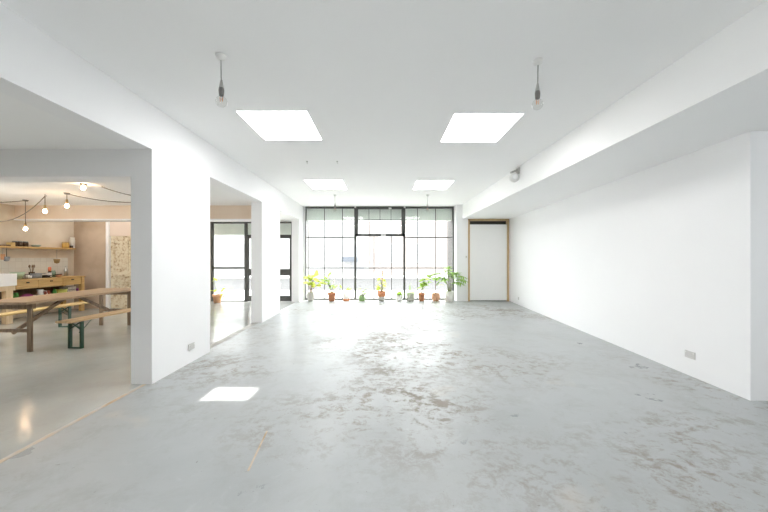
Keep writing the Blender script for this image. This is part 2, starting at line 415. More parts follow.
# right wall, slightly out of square, and its return near the camera
mb = MB(); mb.poly_prism([(3.708, 3.44), (4.17, 11.25), (4.40, 11.25), (6.3, 3.44)], 0, 2.73)
structure(mb.build('wall_right', M['white']))
mb = MB(); mb.box(6.3,6.4,BACK,-2.2,0,2.73); mb.box(6.3,6.4,1.4,3.44,0,2.73); mb.box(6.3,6.4,-2.2,1.4,0,0.8); mb.box(6.3,6.4,-2.2,1.4,2.4,2.73); mb.box(6.3,6.4,-2.2,0.2,0.8,2.4)
structure(mb.build('wall_alcove', M['white']))
w4 = structure(empty('added_window', (6.35, 0.8, 0))); mb = MB()  # added window, out of view, to light the wall return
for y0, y1, z0, z1 in ((-0.6,-0.54,0.8,2.4),(0.54,0.6,0.8,2.4),(-0.6,0.6,0.8,0.86),(-0.6,0.6,2.34,2.4),(-0.03,0.03,0.8,2.4)): mb.box(-0.03,0.03,y0,y1,z0,z1)
mb.build('window_frame', M['blackmetal'], w4); MB().box(-0.003,0.003,-0.55,0.55,0.85,2.35).build('pane', M['glass'], w4)
structure(MB().box(-9.0, 6.4, BACK-0.1, BACK, 0, 3.3).build('wall_back', M['white']))
# far wall beside the window with the tall door opening
mb = MB()
mb.box(2.40, 2.785, 11.25, 11.95, 0, H); mb.box(4.12, 4.5, 11.25, 11.95, 0, 2.73)
structure(mb.build('wall_far', M['white']))
structure(MB().box(-2.98, -2.695, DW, DW+0.25, 0, H).build('wall_window_side', M['white']))

# ------------------------------------------------------------------ kitchen shell
mb = MB(); KY0, KY1, KZ0, KZ1 = 3.6, 5.6, 0.7, 2.5
mb.box(-9.0, -8.80, BACK, KY0, 0, AH); mb.box(-9.0, -8.80, KY1, 9.75, 0, AH); mb.box(-9.0, -8.80, KY0, KY1, 0, KZ0); mb.box(-9.0, -8.80, KY0, KY1, KZ1, AH)
structure(mb.build('wall_kitchen_side', M['plaster']))
w3 = structure(empty('window_3', (-8.9, (KY0+KY1)/2, 0)))
hw = (KY1-KY0)/2; mb = MB()
for y0, y1, z0, z1 in ((-hw,-hw+0.06,KZ0,KZ1),(hw-0.06,hw,KZ0,KZ1),(-hw,hw,KZ0,KZ0+0.06),(-hw,hw,KZ1-0.06,KZ1),(-0.03,0.03,KZ0,KZ1)): mb.box(-0.03,0.03,y0,y1,z0,z1)
mb.build('window_frame', M['blackmetal'], w3)
MB().box(-0.003,0.003,-hw+0.05,hw-0.05,KZ0+0.05,KZ1-0.05).build('pane', M['glass'], w3)
structure(MB().box(-8.80, -7.86, 9.65, 9.80, 0, AH).build('wall_kitchen_far', M['plaster2']))
mb = MB(); mb.box(-7.78, -6.88, 9.65, 9.80, 2.06, AH); mb.box(-6.88, -5.75, 9.65, 9.80, 0, AH); mb.box(-5.85, -5.75, 9.80, 11.35, 0, AH)
structure(mb.build('wall_kitchen_return', plain('pale_plaster', (0.74,0.62,0.53), 0.85, noise=0.04, nscale=2)))
structure(MB().box(-7.86, -7.78, 9.60, 9.80, 0, AH).build('trim_3', M['white']))
structure(MB().box(-8.80, XL(4)-0.2, 3.895, 4.20, 2.377, AH).build('ceiling_beam_kitchen', M['white']))
structure(MB().box(-8.80, XL(8.2)-0.2, 8.10, 8.43, 2.37, AH).build('ceiling_beam_plastered', patchy('beam_plaster', ((0.76,0.625,0.50),(0.81,0.69,0.575)), 1.5, 0.85)))
structure(MB().box(-8.80, XL(8.2)-0.2, 8.085, 8.43, 2.335, 2.37).build('trim_4', M['white']))
structure(MB().box(-5.75, -2.96, 11.2, 11.40, 2.65, AH+0.05).build('wall_entrance', M['white']))
structure(MB().box(-3.02, XL(11.5)-0.15, 11.2, 11.40, 0, 2.65).build('wall_entrance_pier', M['white']))

# distressed kitchen door
d2 = structure(empty('door_2', (-7.33, 9.70, 0)))
mb = MB(); mb.box(-0.448, 0.45, -0.01, 0.03, 0.0, 2.06)
mb.build('door_leaf', M['distress'], d2)
mb = MB()
for x0, x1, z0, z1 in ((-0.44,-0.33,0.02,2.05),(0.33,0.44,0.02,2.05),(-0.33,0.33,1.93,2.05),(-0.33,0.33,0.92,1.06),(-0.33,0.33,0.74,0.82),(-0.33,0.33,0.02,0.24)):
    mb.box(x0, x1, -0.035, -0.01, z0, z1, 0.004)
for z0, z1 in ((0.24,0.74),(0.82,0.92),(1.06,1.93)): mb.box(-0.05, 0.05, -0.033, -0.01, z0, z1, 0.004)
mb.build('door_frame', M['distress'], d2)

# ------------------------------------------------------------------ street window
W0, W1 = -2.695, 2.39
def ux(px): return (px-384)*DW/340.0
def uz(py): return 1.45 - (py-257.5)*DW/340.0
win = structure(empty('window_1', (0, DW, 0)))
def bars(name, rects, y0=-0.03, y1=0.03):
    mb = MB()
    for x0, x1, z0, z1 in rects: mb.box(x0, x1, y0, y1, z0, z1)
    return mb.build(name, M['blackmetal'], win)
bars('window_frame', [(W0, W0+0.035, 0.0, H), (W1-0.035, W1, 0.0, H), (W0, W1, H-0.07, H), (W0, W1, 0.0, 0.05)])
mA, mB_ = ux(355.3), ux(404.3)
bars('mullion', [(mA-0.035, mA+0.035, 0.05, H-0.07)])
bars('mullion', [(mB_-0.035, mB_+0.035, 0.05, H-0.07)])
zb, za, zv = uz(268), uz(237.5), uz(235.5)
g = 0.011
bars('glazing_bars', [(ux(p)-g, ux(p)+g, 0.05, H-0.07) for p in (324.5, 342.5, 417.5, 435.5)] +
     [(ux(p)-g, ux(p)+g, 0.05, zv) for p in (374, 391.5)] +
     [(W0+0.05, mA, z-0.017, z+0.017) for z in (zb, za)] + [(mB_, W1-0.05, z-0.017, z+0.017) for z in (zb, za)] + [(mA, mB_, zb-0.017, zb+0.017)], -0.007, 0.007)
v0, v1 = mA+0.0, mB_+0.0
vent = bars('vent_window', [(v0, v0+0.10, zv-0.03, H-0.02), (v1-0.10, v1, zv-0.03, H-0.02), (v0, v1, zv-0.03, zv+0.05), (v0, v1, H-0.10, H-0.02)], -0.065, -0.03)
mb = MB()
for p in (369, 380, 391): mb.box(ux(p)-0.008, ux(p)+0.008, -0.055, -0.04, zv+0.05, H-0.10)
mb.box(v0+0.1, v1-0.1, -0.055, -0.04, 2.73, 2.75)
mb.build('glazing_bars', M['blackmetal'], vent)
mb = MB(); mb.box(-0.10, 0.06, -0.09, -0.065, zv-0.01, zv+0.03, 0.006); mb.tube([(-0.02,-0.09,zv+0.01),(0.0,-0.12,zv-0.01),(0.06,-0.12,zv-0.02)], 0.009)
mb.build('vent_handle', M['plastic'], vent)
for px in (355.5, 404.5):
    MB().box(ux(px)-0.03, ux(px)+0.03, -0.075, -0.03, H-0.06, H-0.005, 0.006).build('vent_hinge', M['plastic'], vent)
MB().box(ux(390)-0.05, ux(390)+0.05, -0.09, -0.065, H-0.10, H-0.04, 0.01).build('vent_catch', M['plastic'], vent)
for x0, x1 in ((W0+0.05, mA-0.035), (mA+0.035, mB_-0.035), (mB_+0.035, W1-0.05)):
    MB().box(x0, x1, -0.003, 0.003, 0.05, H-0.07).build('pane', M['glass'], win)

# entrance glazing in the annex
w2 = structure(empty('window_2', (0, 11.2, 0)))
mb = MB()
for x0, x1, z0, z1 in ((-5.72,-5.62,0,2.63),(-4.60,-4.51,0,2.63),(-5.62,-4.60,2.57,2.63),(-5.62,-4.60,1.075,1.135),(-5.62,-4.60,0,0.03)):
    mb.box(x0, x1, 0.0, 0.06, z0, z1)
mb.build('window_frame', M['blackmetal'], w2)
MB().box(-5.62, -4.60, 0.027, 0.033, 0.03, 2.57).build('pane', M['glass'], w2)
d3 = structure(empty('door_3', (-3.77, 11.2, 0)))
mb = MB(); mb.box(-0.74, 0.75, 0.0, 0.06, 2.15, 2.20); mb.box(0.71, 0.75, 0, 0.06, 0, 2.63); mb.box(-0.74, 0.71, 0, 0.06, 2.58, 2.63)
mb.build('door_frame', M['blackmetal'], d3)
for s in (-0.73, -0.005):
    mb = MB()
    for x0, x1, z0, z1 in ((0,0.05,0.01,2.15),(0.665,0.715,0.01,2.15),(0.05,0.665,2.08,2.15),(0.05,0.665,0.86,1.07),(0.05,0.665,0.01,0.19)):
        mb.box(s+x0, s+x1, 0.005, 0.05, z0, z1)
    lf = mb.build('door_leaf', M['blackmetal'], d3)
    MB().box(s+0.05, s+0.665, 0.024, 0.03, 0.19, 2.08).build('pane', M['glass'], lf)
MB().box(-0.74, 0.71, 0.027, 0.033, 2.20, 2.58).build('pane', M['glass'], d3)

# tall white door with raw timber lining
d1 = structure(empty('door_1', (3.455, 11.25, 0)))
mb = MB(); mb.box(-0.675, -0.62, -0.03, 0.25, 0, 2.725); mb.box(0.62, 0.675, -0.03, 0.25, 0, 2.725); mb.box(-0.675, 0.675, -0.03, 0.25, 2.665, 2.725)
mb.build('door_lining', M['rawtimber'], d1)
MB().box(-0.61, 0.61, 0.0, 0.045, 0.03, 2.545, 0.003).build('door_leaf', M['doorwhite'], d1)
MB().box(-0.62, 0.62, 0.12, 0.14, 0.0, 2.665).build('gap_shade_sheet', M['darkgap'], d1)  # dark sheet, its colour stands for the shade in the gap above the leaf

# ------------------------------------------------------------------ skylights
wh = ['white square skylight by the bare bulb nearest the pillar with the wide kitchen opening',
      'white square skylight in the ceiling next to the bulb hanging beside the boxed beam',
      'small looking distant skylight in front of the window on the openings side',
      'small looking distant skylight in front of the window on the boxed beam side',
      'added, unseen skylight overhead behind the viewer on the openings side',
      'added, unseen skylight overhead behind the viewer on the beam side']
for i, (x0, x1, y0, y1) in enumerate(SK):
    e = tag(empty('skylight', ((x0+x1)/2, (y0+y1)/2, H)), wh[i], 'skylight', 'square skylights in the white ceiling')
    cx, cy = (x0+x1)/2, (y0+y1)/2
    mb = MB()
    if i == 0:       # gap added in the opal pane, shaped to throw a sun patch on the floor
        gx0, gx1, gy0, gy1 = -1.56, -1.08, 4.58, 4.92
        slab = slab_with_holes(x0-cx, x1-cx, y0-cy, y1-cy, 0.005, 0.02, [(gx0-cx, gx1-cx, gy0-cy, gy1-cy)])
        slab.build('pane', M['skylight'], e)
    else:
        mb.box(x0-cx, x1-cx, y0-cy, y1-cy, 0.005, 0.02); mb.build('pane', M['skylight'], e)

# ------------------------------------------------------------------ pendants in the main room
def pendant(x, y, zb, label, dx=0.0):
    t = tag(empty('pendant_light', (x, y, H)), label, 'pendant lamp', 'bare bulb pendants in the white room')
    MB().lathe([(0,-0.045),(0.016,-0.045),(0.036,-0.030),(0.045,-0.008),(0.045,0.0),(0,0)], n=24).build('ceiling_rose', M['plastic'], t)
    L = H - zb
    MB().tube([(0,0,-0.04),(dx*0.4,0,-L*0.5),(dx,0,-L+0.16)], 0.0045, 8).build('cable', M['cable'], t)
    h = MB().lathe([(0,0.175),(0.008,0.175),(0.014,0.14),(0.019,0.115),(0.019,0.10),(0,0.10)], (dx,0,-L), 16).build('cord_grip', M['plasticgrey'], t)
    MB().lathe([(0,0.105),(0.021,0.105),(0.023,0.085),(0.021,0.05),(0.018,0.036),(0,0.036)], (dx,0,-L), 16).build('bulb_holder', M['holder'], t)
    prof = [(0.017,0.045)] + [(0.047*math.sin(a), 0.047*math.cos(a)-0.012) for a in [PI*k/14 for k in range(2, 14)]] + [(0,-0.059)]
    bl = MB().lathe(prof, (dx,0,-L), 24).build('bulb', M['clearglass'], t)
    MB().tube([(dx-0.012,0,-L+0.03),(dx-0.010,0,-L-0.012),(dx,0.006,-L+0.02),(dx+0.010,0,-L-0.012),(dx+0.012,0,-L+0.03)], 0.0035, 6).build('filament', M['filament'], bl)
    return t
pendant(-1.41, 2.94, 2.81, 'bare clear bulb hanging from the ceiling near the kitchen openings', 0.004)
pendant(1.366, 3.016, 2.82, 'bare clear bulb on a cord hanging near the boxed beam', -0.004)
pendant(-1.37, 9.5, 2.80, 'small distant bulb seen above the window by the entrance side')
pendant(1.215, 9.5, 2.79, 'small distant bulb seen against the window above the palm side')

# floodlight on the beam
t = tag(empty('security_light', (2.60, 6.57, 3.08)), 'small white spotlight on a tilted bracket high on the ceiling beam', 'light fixture')
MB().box(-0.03, 0.0, -0.06, 0.06, -0.02, 0.10, 0.006).build('wall_plate', M['plasticgrey'], t)
MB().beam((-0.02,0,0.06),(-0.155,-0.02,0.005),0.05,0.035).build('bracket', M['plasticgrey'], t)
hd = MB().lathe([(0,-0.06),(0.055,-0.06),(0.085,-0.03),(0.09,0.03),(0.06,0.06),(0,0.065)], (-0.085,-0.01,-0.085), 24, axis='y')
hd.build('lamp_head', M['plastic'], t)
MB().lathe([(0,-0.072),(0.05,-0.07),(0.062,-0.058),(0,-0.055)], (-0.085,-0.01,-0.085), 24, axis='y').build('lens', M['ceramic'], t)

# ceiling hooks
hk = [(-1.40, 6.18, 'tiny hook in the ceiling behind the first skylight on the openings side'),
      (-0.85, 6.18, 'tiny hook in the ceiling between the two skylights on the openings side')]
for x, y, lb in hk:
    t = MB().lathe([(0,-0.012),(0.012,-0.01),(0.016,0.0),(0,0.0)], n=10)
    t.tube([(0,0,-0.01),(0,0,-0.03),(0.012,0,-0.042),(0.018,0,-0.03)], 0.003, 6)
    o = t.build('ceiling_hook', M['plasticgrey'], None, (x, y, H)); tag(o, lb, 'hook', 'small ceiling hooks')

# ------------------------------------------------------------------ sockets and switch
def socket(loc, rz, label, double=True, grp='wall sockets'):
    w = 0.073 if double else 0.043
    t = tag(empty('wall_socket', loc, rz), label, 'socket', grp)
    MB().box(-w, w, -0.012, 0.0, -0.043, 0.043, 0.003).build('face_plate', M['socketplate'], t)
    for c in ((-0.036, 0.036) if double else (0.0,)):
        mb = MB()
        for dx, dz, ww, hh in ((0,0.010,0.004,0.008),(-0.011,-0.012,0.006,0.003),(0.011,-0.012,0.006,0.003)):
            mb.box(c+dx-ww/1.5, c+dx+ww/1.5, -0.0135, -0.011, dz-hh/1.5, dz+hh/1.5)
        mb.build('socket_holes', M['plasticgrey'], t)
        MB().box(c-0.006+0.02*(1 if c >= 0 else -1), c+0.006+0.02*(1 if c >= 0 else -1), -0.016, -0.011, 0.018, 0.034, 0.001).build('rocker_switch', M['plastic'], t)
    return t
ra = math.atan2(4.17-3.708, 11.25-3.44)
def XR(d): return 3.708 + (d-3.44)*(4.17-3.708)/(11.25-3.44)
socket((XR(4.16), 4.16, 0.26), -PI/2-ra, 'white double socket low on the long bare white wall nearest the camera')
socket((XR(10.4), 10.4, 0.20), -PI/2-ra, 'small distant socket low on the white wall beside the tall door', False)
socket((XL(4.70), 4.70, 0.22), PI/2+0.0145, 'white socket low on the first white pillar')
t = tag(empty('light_switch', (2.72, 11.25, 1.47)), 'small switch on the wall between the window and the tall white door', 'switch')
MB().box(-0.035, 0.035, -0.012, 0.0, -0.043, 0.043, 0.004).build('face_plate', M['plastic'], t)
MB().box(-0.012, 0.012, -0.018, -0.012, -0.02, 0.02, 0.002).build('rocker_switch', M['plasticgrey'], t)

# ------------------------------------------------------------------ plants
def pot_profile(r, h, kind):
    if kind == 'flower':
        return [(0,0),(r*0.66,0),(r*0.88,h*0.74),(r*1.0,h*0.74),(r*1.0,h),(r*0.88,h),(r*0.82,h*0.86)]
    if kind == 'round':
        return [(0,0),(r*0.62,0),(r*0.92,h*0.28),(r*1.0,h*0.6),(r*0.90,h*0.88),(r*0.94,h),(r*0.84,h),(r*0.80,h*0.86)]
    return [(0,0),(r*0.86,0),(r*0.94,h*0.05),(r*1.0,h),(r*0.90,h),(r*0.88,h*0.86)]
def potted(x, y, r, h, kind, mat, label, name='potted_plant'):
    t = tag(empty(name, (x, y, 0)), label, 'plant', 'potted plants along the windows')
    MB().lathe(pot_profile(r, h, kind), n=24).build('pot', mat, t)
    MB().lathe([(0,h*0.885),(r*0.86,h*0.87),(r*0.86,h*0.84),(0,h*0.84)], n=20).build('soil', M['soil'], t)
    return t
def rnd(a, b): return random.uniform(a, b)
def leaf_stalks(t, specs, stemmat, leafmat, r=0.006):
    """specs: (root xy, tip xyz, leaf length, leaf width, number, droop)"""
    st = MB(); lf = MB()
    for (rx, ry, rz), tip, ll, lw, dr, direc in specs:
        p0 = Vector((rx, ry, rz)); p3 = Vector(tip)
        mid = p0.lerp(p3, 0.5) + Vector((0, 0, 0.08*(p3-p0).length)); mid.x = p0.x + (p3.x-p0.x)*0.35; mid.y = p0.y + (p3.y-p0.y)*0.35
        pts = [p0.lerp(mid, k/4).lerp(mid.lerp(p3, k/4), k/4) for k in range(5)]
        st.tube(pts, r, 6, r*0.6)
        lf.leaf(pts[-1], direc, ll*1.25, lw*1.45, dr, 0.15, 7, roll=rnd(-1.1, 1.1))
        if ll > 0.13:
            q = pts[3]; lf.leaf(q, (-direc[0]*0.7+rnd(-0.3,0.3), rnd(-0.8,0.5), 0.5), ll*0.95, lw*1.25, dr, 0.15, 7, roll=rnd(-1.1, 1.1))
    st.build('stem', stemmat, t); lf.build('foliage', leafmat, t)

YP = 11.33
def px2x(px, d=YP): return (px-384)*d/340.0
def pz(py, d=YP): return 1.45-(py-257.5)*d/340.0

# 1 grey pot with big lime leaves
t = potted(px2x(310.6), YP, 0.125, 0.30, 'round', M['greypot'], 'lime green broad leaved plant in a grey pot, first of the row from the openings')
sp = []
for tx, tz, ll, lw, dx in ((0.16,0.90,0.24,0.20,0.5),(0.05,0.80,0.22,0.13,-0.2),(-0.06,0.74,0.20,0.12,-0.3),(0.22,0.64,0.24,0.13,1),(0.38,0.60,0.24,0.12,1),(0.08,0.58,0.2,0.13,-0.3),(-0.10,0.58,0.16,0.09,-0.4),(0.26,0.52,0.20,0.12,0.6),(-0.05,0.66,0.2,0.12,0.3),(0.12,0.70,0.2,0.12,0.9)):
    sp.append(((0,0,0.26), (tx*0.8, rnd(-0.12,0.08), tz), ll, lw, 0.7, (dx, rnd(-0.7,0.3), 0.25)))
leaf_stalks(t, sp, M['bark'], M['lf_lime'], 0.008)
# 2 terracotta with tall dark stem and pale flowers
t = potted(px2x(331.8), YP, 0.135, 0.29, 'flower', M['terracotta'], 'slender plant with pale blooms in a tapered orange pot second from the openings')
sp = []
for tx, tz, dx in ((-0.16,0.72,-0.4),(-0.13,0.82,0.3),(-0.20,0.66,-1),(-0.14,0.60,0.6),(-0.10,0.52,-0.5),(-0.18,0.76,0.8),(0.02,0.46,1)):
    sp.append(((0,0,0.25), (tx, rnd(-0.05,0.05), tz), 0.16, 0.055, 0.4, (dx, rnd(-0.6,0.4), 0.5)))
leaf_stalks(t, sp, M['stem'], M['lf_mid'], 0.006)
mb = MB(); fl = MB()
for tx, tz in ((0.06,0.62),(0.11,0.52),(0.08,0.70),(0.13,0.44)):
    mb.tube([(0,0,0.25),(tx*0.5,0,0.25+(tz-0.25)*0.6),(tx,-0.02,tz)], 0.004, 6)
    for k in range(5):
        a = 2*PI*k/5; fl.leaf((tx,-0.02,tz), (math.cos(a), -0.3, math.sin(a)), 0.055, 0.04, 0.1, 0.1, 4)
mb.build('flower_stem', M['stem'], t); fl.build('flowers', M['petal'], t)
mb = MB(); mb.leaf((0.05,-0.03,0.42),(0.5,-0.5,0.5),0.17,0.11,0.6); mb.leaf((0.06,0.03,0.44),(0.9,0.2,0.3),0.13,0.08,0.6); mb.build('young_leaves', M['lf_lime'], t)
# 3 small pale pot on an orange saucer
t = potted(px2x(346.3), YP+0.03, 0.095, 0.31, 'straight', M['whitepot'], 'pale pot standing on an orange saucer beside the first black mullion')
MB().lathe([(0,0),(0.098,0),(0.118,0.075),(0.11,0.075),(0.095,0.02),(0,0.02)], n=24).build('saucer', M['terracotta'], t)
sp = [((-0.02,0,0.27),(tx,rnd(-0.04,0.04),tz),0.13,0.05,0.4,(dx,rnd(-0.4,0.4),0.7)) for tx, tz, dx in ((-0.15,0.36,-0.4),(-0.17,0.42,-0.2),(-0.13,0.32,-1),(0.0,0.32,0.3),(0.04,0.33,0.8))]
leaf_stalks(t, sp, M['stem'], M['lf_mid'], 0.005)
# 4 bushy little plant in green pot
t = potted(px2x(362), YP, 0.105, 0.18, 'straight', M['greenpot'], 'low bushy plant in a green pot just past the first black mullion')
st = MB(); lf = MB()
for k in range(34):
    a = rnd(0, 2*PI); rr = rnd(0.02, 0.16); z = rnd(0.19, 0.43); p = (rr*math.cos(a)+rnd(-.02,.06), rr*math.sin(a)*0.8, z)
    st.tube([(p[0]*0.2,p[1]*0.2,0.15),(p[0]*0.6,p[1]*0.6,z*0.8),p], 0.004, 5)
    lf.leaf(p, (math.cos(a), math.sin(a), rnd(0,0.8)), rnd(0.10,0.15), rnd(0.06,0.09), 0.6)
st.build('stem', M['stem'], t); lf.build('foliage', M['lf_mid'], t)
# 5 two-tone pot with a caned climber
t = tag(empty('potted_plant', (px2x(381.6), YP, 0)), 'tall climber tied to a cane in a two tone pot at the window centre', 'plant', 'potted plants along the windows')
MB().lathe([(0,0),(0.085,0),(0.112,0.17),(0,0.17)], n=24).build('pot', M['greypot'], t)
MB().lathe([(0.112,0.15),(0.130,0.17),(0.138,0.33),(0.120,0.33),(0.115,0.28),(0,0.28)], n=24).build('pot_collar', M['terracotta'], t)
MB().lathe([(0,0.291),(0.117,0.288),(0.117,0.282),(0,0.28)], n=20).build('soil', M['soil'], t)
mb = MB(); mb.tube([(0.03,0.02,0.28),(0.03,0.02,1.02)], 0.008, 8); mb.tube([(-0.03,0.03,0.28),(0.025,0.025,1.0)], 0.008, 8); mb.build('cane', M['cane'], t)
sp = []
for k in range(18):
    z = 0.36+0.03*k*rnd(0.6, 1.0); s = -1 if k % 2 else 1
    sp.append(((0.01,0,0.28),(s*rnd(0.02,0.12)*(1.1-z*0.7),rnd(-0.06,0.06),z),0.12,0.07,0.7,(s,rnd(-0.8,0.5),0.2)))
leaf_stalks(t, sp, M['stem'], M['lf_lime'], 0.004)
mb = MB()
for z in (0.72,0.80,0.92,0.96,1.0):
    for s in (-1, 1): mb.leaf((0.03,0.015,z),(s,rnd(-0.6,0.2),0.5),0.09,0.06,0.5)
mb.build('rusty_leaves', M['lf_rust'], t)
# 6 tiny white pot
t = potted(px2x(399.4), YP+0.05, 0.10, 0.21, 'straight', M['whitepot'], 'small rounded green plant in a white pot before the second black mullion')
lf = MB()
for k in range(40):
    a = rnd(0, 2*PI); e = rnd(0.2, 1.4); p = (0.05*math.cos(a), 0.05*math.sin(a), 0.19)
    lf.leaf(p, (math.cos(a)*math.cos(e), math.sin(a)*math.cos(e), math.sin(e)), rnd(0.11,0.17), 0.065, 0.7)
lf.build('foliage', M['lf_mid'], t)
# 7 grey pot with upright leaf
t = potted(px2x(410.5), YP, 0.125, 0.28, 'straight', M['greypot'], 'upright sword leaved plant in a grey pot just past the second black mullion')
lf = MB()
for dx, dy, ll, w in ((0.02,0,0.42,0.12),(-0.05,0.02,0.32,0.09),(0.10,-0.02,0.28,0.08)): lf.leaf((dx*0.5,dy,0.25),(dx,dy,1),ll,w,0.05)
lf.build('foliage', M['lf_mid'], t)
lf = MB()
for k in range(12):
    a = 2*PI*k/12; lf.leaf((0.05*math.cos(a),0.05*math.sin(a),0.25),(math.cos(a),math.sin(a),rnd(0.3,1.0)),rnd(0.16,0.24),0.07,0.8)
lf.build('lower_leaves', M['lf_green'], t)
# 8 terracotta, leaning right
t = potted(px2x(421.6), YP, 0.115, 0.27, 'flower', M['terracotta'], 'leafy plant leaning over in a bright orange pot')
sp = [((0,0,0.24),(tx,rnd(-0.06,0.06),tz),ll,lw,0.8,(dx,rnd(-0.8,0.4),0.3)) for tx, tz, ll, lw, dx in
      ((0.02,0.50,0.18,0.12,-0.2),(0.06,0.60,0.18,0.11,0.6),(0.12,0.70,0.18,0.11,0.6),(0.20,0.62,0.17,0.10,1),(0.10,0.78,0.16,0.10,-0.3),(0.04,0.68,0.16,0.10,-1),(-0.03,0.44,0.15,0.09,-1),(0.16,0.82,0.15,0.09,0.8),(0.03,0.55,0.16,0.1,1))]
leaf_stalks(t, sp, M['stem'], M['lf_mid'], 0.006)
# 9 pale terracotta, thin trunk
t = potted(px2x(435.8), YP, 0.145, 0.26, 'round', M['terrapale'], 'thin trunked small tree in a rounded pale orange pot next to the palm')
MB().tube([(0,0,0.22),(-0.01,0.01,0.5),(0.015,0,0.72),(-0.03,-0.01,0.92)], 0.011, 8, 0.007).build('trunk', M['bark'], t)
lf = MB()
for k in range(16):
    a = rnd(0, 2*PI); p = (-0.06+rnd(-0.09,0.09), rnd(-0.05,0.05), rnd(0.72,0.92)); lf.leaf(p, (math.cos(a), math.sin(a)*0.8, rnd(-0.2,0.4)), rnd(0.15,0.22), rnd(0.10,0.14), 0.8)
for k in range(6):
    lf.leaf((0.03+0.06*k, 0, 0.93-0.01*k), (1, rnd(-0.6,0.6), rnd(-0.2,0.3)), 0.13, 0.05, 0.6)
lf.build('foliage', M['lf_green'], t)
mb = MB(); mb.tube([(0,0,0.5),(0.06,-0.02,0.54),(0.10,-0.03,0.55)], 0.004, 6); mb.leaf((0.09,-0.03,0.54),(1,-0.2,0.2),0.19,0.10,0.6); mb.leaf((0.05,-0.03,0.53),(0.3,-0.8,0.3),0.13,0.08,0.6); mb.build('yellow_leaf', M['lf_yel'], t)
# 10 palm
t = potted(px2x(449), YP-0.10, 0.15, 0.34, 'straight', M['whitepot'], 'large arching palm in a pale pot beside the window jamb', 'potted_palm')
st = MB(); lf = MB()
fr = [(0.40,-0.38,0.56,0.55),(0.34,-0.45,0.66,0.4),(-0.42,-0.15,0.62,0.5),(-0.50,-0.05,0.72,0.3),(0.10,-0.3,0.70,0.2),(-0.12,-0.2,0.78,0.15),(0.16,-0.28,0.74,0.25),(-0.22,-0.22,0.55,0.4),(-0.05,0.1,0.85,0.1),(0.26,-0.42,0.44,0.5),(-0.30,0.08,0.45,0.5)]
for fx, fy, hh, cv in fr:
    p0 = Vector((fx*0.08, fy*0.08, 0.30)); p1 = Vector((fx*0.25, fy*0.25, 0.30+hh)); p2 = Vector((fx, fy, 0.30+hh*(1-cv*0.45)))
    pts = [p0.lerp(p1, k/9).lerp(p1.lerp(p2, k/9), k/9) for k in range(10)]
    st.tube(pts, 0.009, 6, 0.003)
    for k in range(4, 10):
        d = (pts[k]-pts[k-1]).normalized(); sd = d.cross(Vector((0,0,1))).normalized()
        for s in (-1, 1):
            lf.leaf(pts[k], d*0.8 + sd*s*0.8 + Vector((0,0,-0.1)), rnd(0.20,0.29)*(1.1-abs(k-6)*0.06), 0.058, 0.7, 0.3, 5)
    lf.leaf(pts[9], (pts[9]-pts[8]), 0.2, 0.04, 0.6)
st.build('frond_stems', M['stem'], t); lf.build('fronds', M['lf_green'], t)
# 11 plant by the entrance glazing
d = 10.95
t = potted(px2x(217.3, d), d, 0.15, 0.26, 'flower', M['terrapale'], 'yellowing plant in an orange pot by the black framed entrance glazing')
sp = [((0,0,0.23),(tx,rnd(-0.05,0.05),tz),ll,lw,0.7,(dx,rnd(-0.6,0.3),0.3)) for tx, tz, ll, lw, dx in ((-0.12,0.70,0.12,0.10,0.3),(-0.14,0.74,0.12,0.1,1),(-0.14,0.36,0.14,0.08,-0.5),(0.16,0.42,0.13,0.08,0.6),(0.20,0.36,0.12,0.08,1),(0.1,0.34,0.12,0.07,0.3))]
leaf_stalks(t, sp, M['stem'], M['lf_lime'], 0.005)
mb = MB()
for k in range(5): mb.leaf((0.17+rnd(-0.02,0.02),-0.02,0.30-0.03*k),(rnd(-0.3,0.9),-0.6,-0.4),0.12,0.07,0.5)
mb.build('yellow_leaves', M['lf_yel'], t)

# ------------------------------------------------------------------ table
t = tag(empty('dining_table', (-5.745, 6.25, 0)), 'long brown wooden trestle table with diagonal braces on the kitchen floor', 'table')
mb = MB(); mb.box(-0.405, 0.405, -1.17, 1.20, 0.74, 0.78, 0.006); mb.build('tabletop', M['tablewood'], t)
for y in (-1.02, 1.02): MB().box(-0.36, 0.36, y-0.03, y+0.03, 0.66, 0.738).build('top_bearer', M['tableleg'], t)
for y in (-1.02, 1.02):
    for x in (-0.30, 0.30):
        MB().box(x-0.032, x+0.032, y-0.018, y+0.018, 0, 0.735, 0.004).build('leg', M['tableleg'], t)
    MB().box(-0.268, 0.268, y-0.015, y+0.015, 0.30, 0.35, 0.003).build('stretcher', M['tableleg'], t)
for s in (-1, 1):
    MB().beam((0, s*0.99, 0.28), (0, s*0.14, 0.715), 0.035, 0.05).build('diagonal_brace', M['tableleg'], t)
MB().box(-0.06, 0.06, -0.2, 0.2, 0.70, 0.74).build('brace_block', M['tableleg'], t)

